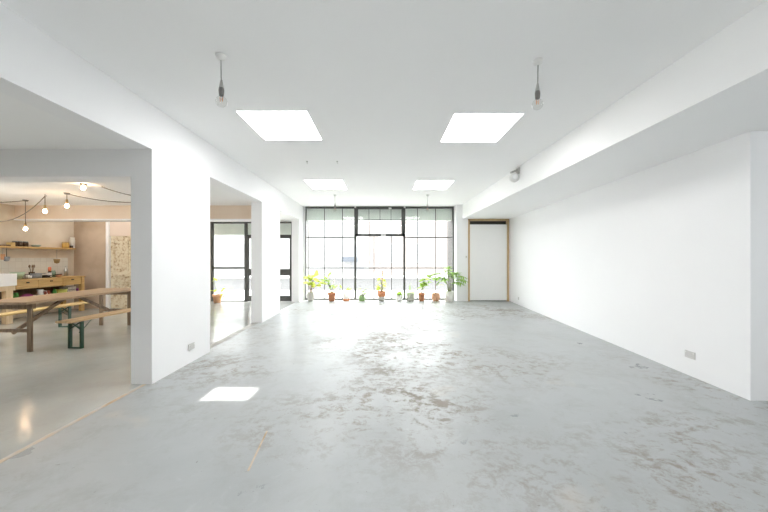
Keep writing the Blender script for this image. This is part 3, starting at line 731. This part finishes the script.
# benches
def bench(loc, rz, topmat, label, L=2.2, near=0.20, far=0.20):
    t = tag(empty('bench', loc, rz), label, 'bench', 'folding benches at the long table')
    MB().box(-0.13, 0.13, -L/2, L/2, 0.435, 0.465, 0.006).build('seat', topmat, t)
    for y in (-L/2+near, L/2-far):
        for x in (-0.10, 0.10):
            mb = MB(); mb.box(x-0.016, x+0.016, y-0.016, y+0.016, 0, 0.434); mb.box(x-0.010, x+0.010, y-0.02, y+0.034, 0, 0.43)
            mb.build('leg', M['benchgreen'], t)
        for p, q in ((0.43,0.30),(0.30,0.43)): MB().beam((-0.10,y,p),(0.10,y,q),0.02,0.02).build('cross_brace', M['benchgreen'], t)
        MB().box(-0.10,0.10,y-0.012,y+0.012,0.0,0.02).build('foot_bar', M['benchgreen'], t)
        s = 1 if y < 0 else -1
        MB().tube([(0.06,y,0.25),(0.06,y+s*0.12,0.34),(0.06,y+s*0.22,0.43)], 0.007, 6).build('strut', M['benchgreen'], t)
    return t
bench((-4.86, 6.33, 0), -0.075, M['benchwood'], 'brown plank bench with green metal legs at the near side of the table')
bench((-6.66, 6.46, 0), 0.0, M['benchyellow'], 'yellowish plank bench between the table and the kitchen counter', 2.2, 0.12, 0.47)

# ------------------------------------------------------------------ kitchen counter
t = tag(empty('kitchen_counter', (-8.5, 8.4, 0)), 'long pine kitchen counter with drawers along the tiled wall', 'counter')
cx, cy = -8.5, 8.4
def kb(name, mat, *boxes, parent=None, bev=0.004):
    mb = MB()
    for x0, x1, y0, y1, z0, z1 in boxes: mb.box(x0-cx, x1-cx, y0-cy, y1-cy, z0, z1, bev)
    return mb.build(name, mat, parent or t)
kb('worktop', M['pine'], (-8.79, -8.18, 7.56, 9.32, 0.92, 0.95))
for y0, y1, nm in ((7.58,8.06,'a'),(8.07,8.68,'b'),(8.69,9.20,'c')):
    dr = kb('drawer', M['pine'], (-8.25, -8.20, y0, y1, 0.735, 0.915))
    ym = (y0+y1)/2
    kb('knob', M['black'], (-8.20, -8.175, ym-0.025, ym+0.025, 0.86, 0.885), parent=dr, bev=0.003)
kb('drawer_box', M['pine'], (-8.79, -8.25, 7.57, 9.31, 0.74, 0.92))
kb('lower_shelf', M['pine'], (-8.78, -8.22, 6.3, 9.25, 0.40, 0.43))
kb('back_panel', M['tableleg'], (-8.79, -8.77, 7.5, 9.25, 0.43, 0.74))
kb('rail', M['palepine'], (-8.27, -8.19, 5.9, 7.56, 0.72, 0.83))
for y in (5.95, 7.43): kb('leg', M['palepine'], (-8.28, -8.18, y-0.07, y+0.07, 0, 0.72))
kb('leg', M['pine'], (-8.28, -8.20, 9.22, 9.31, 0, 0.92))
kb('leg', M['pine'], (-8.78, -8.70, 9.22, 9.31, 0, 0.74)); kb('leg', M['palepine'], (-8.78, -8.68, 7.36, 7.50, 0, 0.72))
for y in (6.3, 7.3): kb('sink_bearer', M['palepine'], (-8.78, -8.27, y, y+0.1, 0.75, 0.828))
# sink
t2 = tag(empty('sink', (-8.45, 6.95, 0.83)), 'deep white ceramic sink on the pale wooden end of the counter', 'sink')
mb = MB()
mb.box(-0.30, 0.30, -0.60, 0.60, 0.0, 0.03); mb.box(-0.30,-0.27,-0.60,0.60,0.03,0.265); mb.box(0.27,0.30,-0.60,0.60,0.03,0.265)
mb.box(-0.27,0.27,-0.60,-0.57,0.03,0.265); mb.box(-0.27,0.27,0.57,0.60,0.03,0.265)
mb.build('basin', M['ceramic'], t2)
MB().lathe([(0,0.031),(0.04,0.031),(0.045,0.036),(0.03,0.04),(0,0.036)], (0,0,0), 16).build('drain', M['steel'], t2)
# tiles on the wall
structure(MB().box(-8.80, -8.785, 5.0, 9.45, 0.96, 1.44).build('trim_5', M['tile']))

# wall shelf
t = tag(empty('wall_shelf', (-8.8, 8.1, 1.67)), 'long wooden shelf fixed on the pink wall above the tiles', 'shelf')
MB().box(0.0, 0.25, -2.3, 1.33, 0, 0.04, 0.003).build('board', M['pine'], t)


def lathe_thing(name, loc, parts, label, cat, group=None):
    """parts: list of (part name, profile, material)"""
    e = tag(empty(name, loc), label, cat, group)
    for nm, prof, mat in parts: MB().lathe(prof, n=20).build(nm, mat, e)
    return e
def jar(r, h, body, lid, lidmat, loc, label, grp=None, name='jar', cat='jar'):
    return lathe_thing(name, loc, [('body', [(0,0),(r,0),(r,h*0.75),(r*0.9,h*0.85),(0,h*0.85)], body), ('lid', [(0,h*0.85),(r*0.92,h*0.85),(r*0.92,h),(0,h)], lidmat)], label, cat, grp)
ZS = 1.71
def on_shelf(px, off=0.13):
    X = -8.8+off; d = X*340.0/(px-384); return X, d
g1 = 'dark spice jars on the kitchen shelf'
for k, (px, lb) in enumerate(((15,'dark lidded jar on the shelf next to the yellow block'),(20,'dark lidded jar on the shelf, in the middle of three dark jars'),(25.5,'dark lidded jar on the shelf next to the teal dish'))):
    X, d = on_shelf(px); jar(0.052, 0.13, M['jardark'], None, M['greypan'], (X, d, ZS), lb, g1)
X, d = on_shelf(10.8); tag(MB().box(-0.06,0.06,-0.045,0.045,0,0.09,0.006).build('wood_block', M['benchyellow'], None, (X,d,ZS)), 'yellow wooden block on the shelf beside the dark jars', 'block')
X, d = on_shelf(2.5); tag(MB().box(-0.08,0.08,-0.10,0.10,0,0.035,0.006).build('chopping_board', M['tableleg'], None, (X,d,ZS)), 'brown board lying flat on the shelf at its cut off end', 'board')
X, d = on_shelf(36); lathe_thing('dish', (X,d,ZS), [('bowl', [(0,0),(0.05,0),(0.10,0.05),(0.105,0.055),(0.09,0.05),(0.045,0.012),(0,0.012)], M['teal'])], 'shallow teal dish on the shelf beside the dark jars', 'dish')
X, d = on_shelf(65.5); jar(0.075, 0.16, M['amber'], None, M['brass'], (X,d,ZS), 'amber jar on the shelf near its inner corner end')
X, d = on_shelf(66.5, 0.09); d += 0.17; jar(0.06, 0.30, M['label'], None, M['label'], (X,d,ZS), 'tall cream canister on the shelf behind the amber jar', name='canister', cat='canister')
X, d = on_shelf(71.3); lathe_thing('cup', (X,d,ZS), [('body', [(0,0),(0.035,0),(0.04,0.07),(0.035,0.07),(0.03,0.01),(0,0.01)], M['jardark'])], 'small dark cup at the corner end of the shelf', 'cup')

# hanging tools
def hang(name, px, build, label, X=-8.56):
    d = X*340.0/(px-384); e = tag(empty(name, (X, d, 1.67)), label, 'utensil', 'utensils hung under the shelf'); build(e); return e
def spatula(e):
    MB().tube([(0,0,0.0),(0.012,0,-0.012),(0,0,-0.03),(0,0,-0.15)], 0.006, 6).build('handle', M['steel'], e)
    MB().box(-0.006,0.006,-0.045,0.045,-0.27,-0.145,0.004).build('blade', M['copper'], e)
def scoop(e):
    MB().tube([(0,0,0.0),(0.012,0,-0.012),(0,0,-0.03),(0,0,-0.20)], 0.006, 6).build('handle', M['black'], e)
    MB().lathe([(0,-0.31),(0.04,-0.30),(0.055,-0.25),(0.055,-0.20),(0.05,-0.20),(0.048,-0.25),(0,-0.29)], n=16).build('cup', M['greypan'], e)
def ladle(e):
    MB().tube([(0,0,0.0),(0.012,0,-0.012),(0,0,-0.03),(0,0,-0.27)], 0.005, 6).build('handle', M['steel'], e)
    MB().lathe([(0,-0.38),(0.05,-0.36),(0.065,-0.29),(0.065,-0.26),(0.06,-0.26),(0.055,-0.29),(0,-0.37)], n=16).build('bowl', M['brass'], e)
hang('spatula', 2.8, spatula, 'copper coloured spatula hanging under the shelf at its cut off end')
hang('scoop', 6.6, scoop, 'dark grey scoop hanging under the shelf beside the spatula')
hang('ladle', 56.8, ladle, 'brown ladle hanging alone under the shelf over the tiles')

# worktop things
ZC = 0.95
def on_top(px, X): return X, X*340.0/(px-384), ZC
lathe_thing('bowl', on_top(17.6, -8.42), [('bowl', [(0,0),(0.05,0),(0.11,0.08),(0.13,0.16),(0.122,0.16),(0.1,0.085),(0,0.02)], M['sage'])], 'sage green bowl on the counter right beside the white sink', 'bowl')
e = tag(empty('basin', (-8.62, 7.20, 1.095)), 'upturned olive green basin resting across the back of the sink', 'basin')
MB().lathe([(0.17,0.0),(0.165,0.02),(0.13,0.08),(0.07,0.105),(0,0.11)], n=24).build('bowl', M['olive'], e)
mb = MB(); 
e = tag(empty('dish_rack', on_top(25.6, -8.48)), 'wire dish rack of white crockery on the counter beside the green bowl', 'dish rack')
mb = MB()
for y in (-0.095, 0.095):
    mb.tube([(-0.15,y,0.02),(0.15,y,0.02)],0.006,6); mb.tube([(-0.15,y,0.10),(0.15,y,0.10)],0.006,6)
for x in (-0.15,-0.09,-0.03,0.03,0.09,0.15):
    mb.tube([(x,-0.095,0.10),(x,-0.095,0.006),(x,0.095,0.006),(x,0.095,0.10)],0.004,6)
mb.build('wire_frame', M['holder'], e)
for i, (x, y, r) in enumerate(((0.07,-0.035,0.05),(0.06,0.045,0.038),(-0.06,0.0,0.055))):
    o = lathe_thing('cup', (e.location.x+x, e.location.y+y, ZC+0.012), [('body', [(0,0),(r*0.7,0),(r,r*1.5),(r*0.9,r*1.5),(r*0.6,0.01),(0,0.01)], M['ceramic'])],
        ('white cup in the dish rack, nearest the green bowl','white cup in the dish rack, nearest the grey pan','white cup at the back of the dish rack')[i], 'cup', 'white cups in the dish rack')
e = tag(empty('utensil_pot', on_top(31.8, -8.52)), 'dark pot holding upright wooden spoons on the counter by the tiles', 'pot')
MB().lathe([(0,0),(0.05,0),(0.055,0.15),(0.048,0.15),(0.045,0.02),(0,0.02)], n=16).build('body', M['jardark'], e)
for a, b in ((0.02,0.03),(-0.02,-0.03),(0.03,-0.01)):
    o = MB(); o.tube([(0,0,0.03),(a,b,0.26)],0.007,6); o.ico((a*1.1,b*1.1,0.29),0.03,(0.5,0.9,1.4),1); o.build('wooden_spoon', M['tableleg'], e)
e = lathe_thing('saucepan', on_top(36.2, -8.42), [('body', [(0,0),(0.10,0),(0.105,0.12),(0.098,0.12),(0.095,0.01),(0,0.01)], M['greypan'])], 'grey saucepan on the counter next to the black pan', 'saucepan')
MB().tube([(0.095,0,0.10),(0.16,0.01,0.11),(0.21,0.015,0.115)],0.010,8).build('handle', M['greypan'], e)
e = lathe_thing('frying_pan', on_top(44.5, -8.45), [('body', [(0,0),(0.12,0),(0.15,0.06),(0.143,0.06),(0.115,0.01),(0,0.01)], M['black'])], 'black frying pan on the counter between the saucepan and the bottle', 'pan')
MB().tube([(0.10,0.10,0.05),(0.16,0.19,0.07),(0.20,0.25,0.075)],0.012,8).build('handle', M['black'], e)
lathe_thing('bottle', on_top(49.6, -8.35), [('body', [(0,0),(0.038,0),(0.038,0.13),(0.02,0.17),(0,0.17)], M['jardark']), ('label', [(0.0385,0.02),(0.039,0.03),(0.039,0.12),(0.0385,0.125)], M['label']), ('cap', [(0,0.16),(0.03,0.16),(0.034,0.2),(0.03,0.26),(0,0.265)], M['redcap'])], 'bottle with an orange red top and white label on the counter', 'bottle')
lathe_thing('glass_jar', on_top(53.2, -8.45), [('body', [(0,0),(0.05,0),(0.052,0.13),(0.04,0.15),(0.04,0.17),(0,0.17)], M['greenglass'])], 'greenish glass jar on the counter behind the orange topped bottle', 'jar')
lathe_thing('bowl', on_top(58, -8.40), [('bowl', [(0,0),(0.04,0),(0.085,0.06),(0.08,0.065),(0.035,0.012),(0,0.012)], M['terrapale'])], 'small orange clay bowl on the counter past the bottles', 'bowl')
lathe_thing('bottle', on_top(66, -8.66), [('body', [(0,0),(0.045,0),(0.045,0.16),(0.018,0.22),(0.018,0.27),(0,0.27)], M['steel'])], 'tall grey bottle on the counter by the inner wall corner', 'bottle')

# things on the lower shelf
ZL = 0.43
def low(px, X=-8.34): return X, X*340.0/(px-384), ZL
jar(0.05, 0.22, M['greentin'], None, M['greentin'], low(15.5), 'green tin under the counter right beside the pale post', name='tin', cat='tin')
e = tag(empty('cloth_bundle', low(27)), 'plum coloured cloth bundle under the first counter drawer', 'cloth')
mb = MB(); mb.ico((0,0,0.09),0.12,(0.9,1.1,0.75)); mb.ico((0.02,0.10,0.06),0.08,(1,1,0.75)); mb.ico((0.01,-0.10,0.07),0.085,(1,1,0.8)); mb.build('folds', M['magenta'], e)
jar(0.045, 0.13, M['ceramic'], None, M['steel'], low(33.5,-8.28), 'small white jar under the counter beside the plum cloth')
e = lathe_thing('jug', low(40,-8.32), [('body', [(0,0),(0.06,0),(0.07,0.08),(0.055,0.19),(0.065,0.25),(0.058,0.25),(0.045,0.19),(0,0.02)], M['ceramic'])], 'tall white jug under the middle counter drawer', 'jug')
MB().tube([(0.03,0.05,0.21),(0.06,0.10,0.20),(0.065,0.115,0.13),(0.04,0.065,0.07)],0.009,8).build('handle', M['ceramic'], e)
jar(0.06, 0.20, M['redtin'], None, M['redtin'], low(47), 'dull red tin under the counter between the jug and green bottle', name='tin', cat='tin')
lathe_thing('bowl', low(43.7,-8.27), [('bowl', [(0,0),(0.04,0),(0.07,0.09),(0.064,0.09),(0.035,0.012),(0,0.012)], M['greypan'])], 'small grey bowl under the counter in front of the red tin', 'bowl')
lathe_thing('bottle', low(54.3), [('body', [(0,0),(0.045,0),(0.045,0.16),(0.018,0.21),(0.018,0.25),(0,0.25)], M['greentin'])], 'green bottle under the counter beside the lime bowl', 'bottle')
lathe_thing('bowl', low(61,-8.36), [('bowl', [(0,0),(0.07,0),(0.12,0.12),(0.125,0.2),(0.117,0.2),(0.1,0.1),(0,0.02)], M['lime'])], 'lime yellow bowl under the counter beside the green bottle', 'bowl')
e = tag(empty('crate', low(68,-8.38)), 'whitewashed wooden crate under the last counter drawer', 'crate')
mb = MB()
for z in (0.0, 0.085, 0.17): 
    for x in (-0.11, 0.10): mb.box(x, x+0.012, -0.12, 0.12, z+0.01, z+0.08)
    for y in (-0.12, 0.108): mb.box(-0.098, 0.10, y, y+0.012, z+0.01, z+0.08)
mb.box(-0.11,0.11,-0.12,0.12,0,0.01); mb.build('slats', M['crate'], e)
tag(MB().box(-0.12,0.12,-0.10,0.10,0,0.18,0.01).build('storage_box', M['purple'], None, low(76.5,-8.40)), 'purple box under the counter at its inner end', 'box')

# ------------------------------------------------------------------ kitchen bulbs and cables
def kbulb(x, y, zb, label, rose=True, swag=None):
    t = tag(empty('pendant_light', (x, y, AH)), label, 'pendant lamp', 'lit bulbs hung in the kitchen')
    L = AH - zb
    if rose: MB().lathe([(0,-0.03),(0.035,-0.03),(0.05,-0.01),(0.05,0),(0,0)], n=20).build('ceiling_rose', M['holder'], t)
    else: MB().tube([(0,0,0),(0,0,-0.03),(0.02,0,-0.045),(0.03,0,-0.03)],0.005,6).build('ceiling_hook', M['holder'], t)
    if L > 0.14: MB().tube([(0,0,-0.02),(0,0,-L+0.11)], 0.0065, 6).build('cable', M['darkcable'], t)
    MB().lathe([(0,min(0.125,L)),(0.016,min(0.125,L)),(0.023,0.09),(0.023,0.04),(0,0.04)], (0,0,-L), 14).build('bulb_holder', M['brass'], t)
    prof = [(0.014,0.05),(0.018,0.036)] + [(0.032*math.sin(a), 0.036*math.cos(a)) for a in [PI*k/12 for k in range(3, 12)]] + [(0,-0.036)]
    MB().lathe(prof, (0,0,-L), 18).build('bulb', M['bulbon'], t)
    return t
kbulb(-7.73, 7.33, 2.064, 'lit warm bulb hanging lowest, over the kitchen shelf')
kbulb(-6.62, 6.64, 2.348, 'lit warm bulb hung from a hook by a draped cable', False)
kbulb(-6.10, 6.54, 2.44, 'lit warm bulb on a short drop from a flat ceiling mount')
kbulb(-5.06, 5.72, 2.62, 'lit warm bulb fixed close to the kitchen ceiling')
def sag(p, q, s, n=14):
    p, q = Vector(p), Vector(q)
    return [p.lerp(q, k/n) - Vector((0,0,s*4*(k/n)*(1-k/n))) for k in range(n+1)]
zc = AH-0.012
tag(MB().tube(sag((-6.62,6.64,zc-0.03),(-8.75,7.25,2.42),0.33), 0.008, 6).build('cable', M['darkcable']), 'dark cable swagged low across the kitchen ceiling from the hook', 'cable', 'cables looped on the kitchen ceiling')
tag(MB().tube(sag((-7.73,7.33,zc),(-8.79,7.05,2.60),0.03), 0.008, 6).build('cable', M['darkcable']), 'short dark cable from the lowest bulb to the kitchen wall', 'cable', 'cables looped on the kitchen ceiling')
tag(MB().tube(sag((-6.10,6.54,zc),(-4.2,7.0,zc),0.13), 0.008, 6).build('cable', M['darkcable']), 'long cable sagging from the flat mount towards the pillar', 'cable', 'cables looped on the kitchen ceiling')
tag(MB().tube(sag((-4.9,5.9,zc),(-3.95,6.1,2.50),0.05), 0.008, 6).build('cable', M['darkcable']), 'cable slanting down beside the pillar from the kitchen ceiling', 'cable', 'cables looped on the kitchen ceiling')

# ------------------------------------------------------------------ outside
structure(MB().box(-30, 30, DW+0.1, 15.3, -0.14, -0.02).build('pavement', M['pavement']))
structure(MB().box(-30, 30, 15.3, 25.0, -0.20, -0.08).build('road', M['asphalt']))
structure(MB().box(-30, 30, 25.0, 27.0, -0.14, 0.0).build('pavement_far', M['pavement']))
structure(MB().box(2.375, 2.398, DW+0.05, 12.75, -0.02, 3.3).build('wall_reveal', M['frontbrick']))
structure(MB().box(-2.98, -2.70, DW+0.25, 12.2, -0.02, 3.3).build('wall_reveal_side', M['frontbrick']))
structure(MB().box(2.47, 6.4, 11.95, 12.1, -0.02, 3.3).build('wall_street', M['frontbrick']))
tag(MB().box(-2.68, 2.36, DW+0.10, DW+0.36, 2.745, 3.199, 0.004).build('shutter_box', M['shutter']), 'pale green grey shutter box outside along the top of the big window', 'shutter box')
tag(MB().box(-5.72, -3.0, 11.42, 11.62, 2.20, 2.66, 0.02).build('shutter_box', M['shutter']), 'pale green grey shutter box outside above the entrance door', 'shutter box')

def facade(name, x0, x1, y, h, mat, wins, label, doors=()):
    e = tag(empty(name, ((x0+x1)/2, y, 0)), label, 'building'); cx = (x0+x1)/2
    MB().box(x0-cx, x1-cx, 0, 5.0, 0, h).build('wall', mat, e)
    for (a, b, z0, z1) in wins:
        mb = MB()
        for r in ((a-0.08,b+0.08,z1,z1+0.12),(a-0.08,b+0.08,z0-0.1,z0),(a-0.08,a,z0,z1),(b,b+0.08,z0,z1),((a+b)/2-0.03,(a+b)/2+0.03,z0,z1),(a,b,(z0+z1)/2-0.03,(z0+z1)/2+0.03)):
            mb.box(r[0]-cx, r[1]-cx, -0.08, 0.0, r[2], r[3])
        w = mb.build('window', M['sill'], e)
        MB().box(a-cx, b-cx, -0.03, 0.0, z0, z1).build('pane', M['facewin'], w)
    for (a, b, z1) in doors:
        MB().box(a-cx, b-cx, -0.06, 0.0, 0.0, z1).build('door', M['door_teal'], e)
    return e
wn = lambda xs, zs: [(x, x+1.2, z, z+1.4) for x in xs for z in zs]
facade('building', -16.0, -1.2, 27.0, 5.4, M['render'], wn((-15,-12.4,-9.8,-7.2,-4.6), (1.0, 3.3)), 'pale rendered building across the street seen through the window', [(-2.6,-1.6,2.3)])
facade('brick_building', -1.2, 14.0, 27.3, 5.0, M['brick'], wn((-0.4,2.4,5.2,8.0), (1.1, 3.2)), 'pinkish brick building across the street behind the palm')
e = tag(empty('street_sign', (-2.7, 26.6, 0)), 'blue grey sign board on posts across the street', 'sign')
MB().box(-0.62, 0.62, -0.03, 0.0, 1.12, 1.5).build('board', M['signblue'], e)
for x in (-0.5, 0.5): MB().box(x-0.03, x+0.03, 0.0, 0.05, 0, 1.5).build('post', M['plasticgrey'], e)

# ------------------------------------------------------------------ light, world, camera
w = bpy.data.worlds.new('World'); S.world = w; w.use_nodes = True
bg = w.node_tree.nodes['Background']; bg.inputs['Color'].default_value = (0.965,0.985,1.0,1); bg.inputs['Strength'].default_value = SKY_STRENGTH
ld = bpy.data.lights.new('sun', 'SUN'); ld.energy = SUN_E; ld.angle = math.radians(1.2); ld.color = (1.0,0.97,0.92)
sun = bpy.data.objects.new('sun', ld); C.objects.link(sun)
dv = Vector((-0.31, -1.13, -3.22))
sun.rotation_euler = dv.to_track_quat('-Z', 'Y').to_euler()

cd = bpy.data.cameras.new('camera'); cd.sensor_width = 36.0; cd.lens = 340.0/768*36.0; cd.shift_y = 1.5/768; cd.clip_start = 0.05
cam = bpy.data.objects.new('camera', cd); C.objects.link(cam)
cam.location = (0, 0, 1.45); cam.rotation_euler = (PI/2, 0, 0)
S.camera = cam
S.view_settings.view_transform = 'Standard'; S.view_settings.look = 'None'
S.view_settings.exposure = 0.90; S.view_settings.gamma = 1.0; S.view_settings.use_curve_mapping = False
cy_ = S.cycles
cy_.use_denoising = True
cy_.max_bounces = 16; cy_.diffuse_bounces = 10; cy_.glossy_bounces = 5; cy_.transparent_max_bounces = 16
cy_.sample_clamp_indirect = 8.0
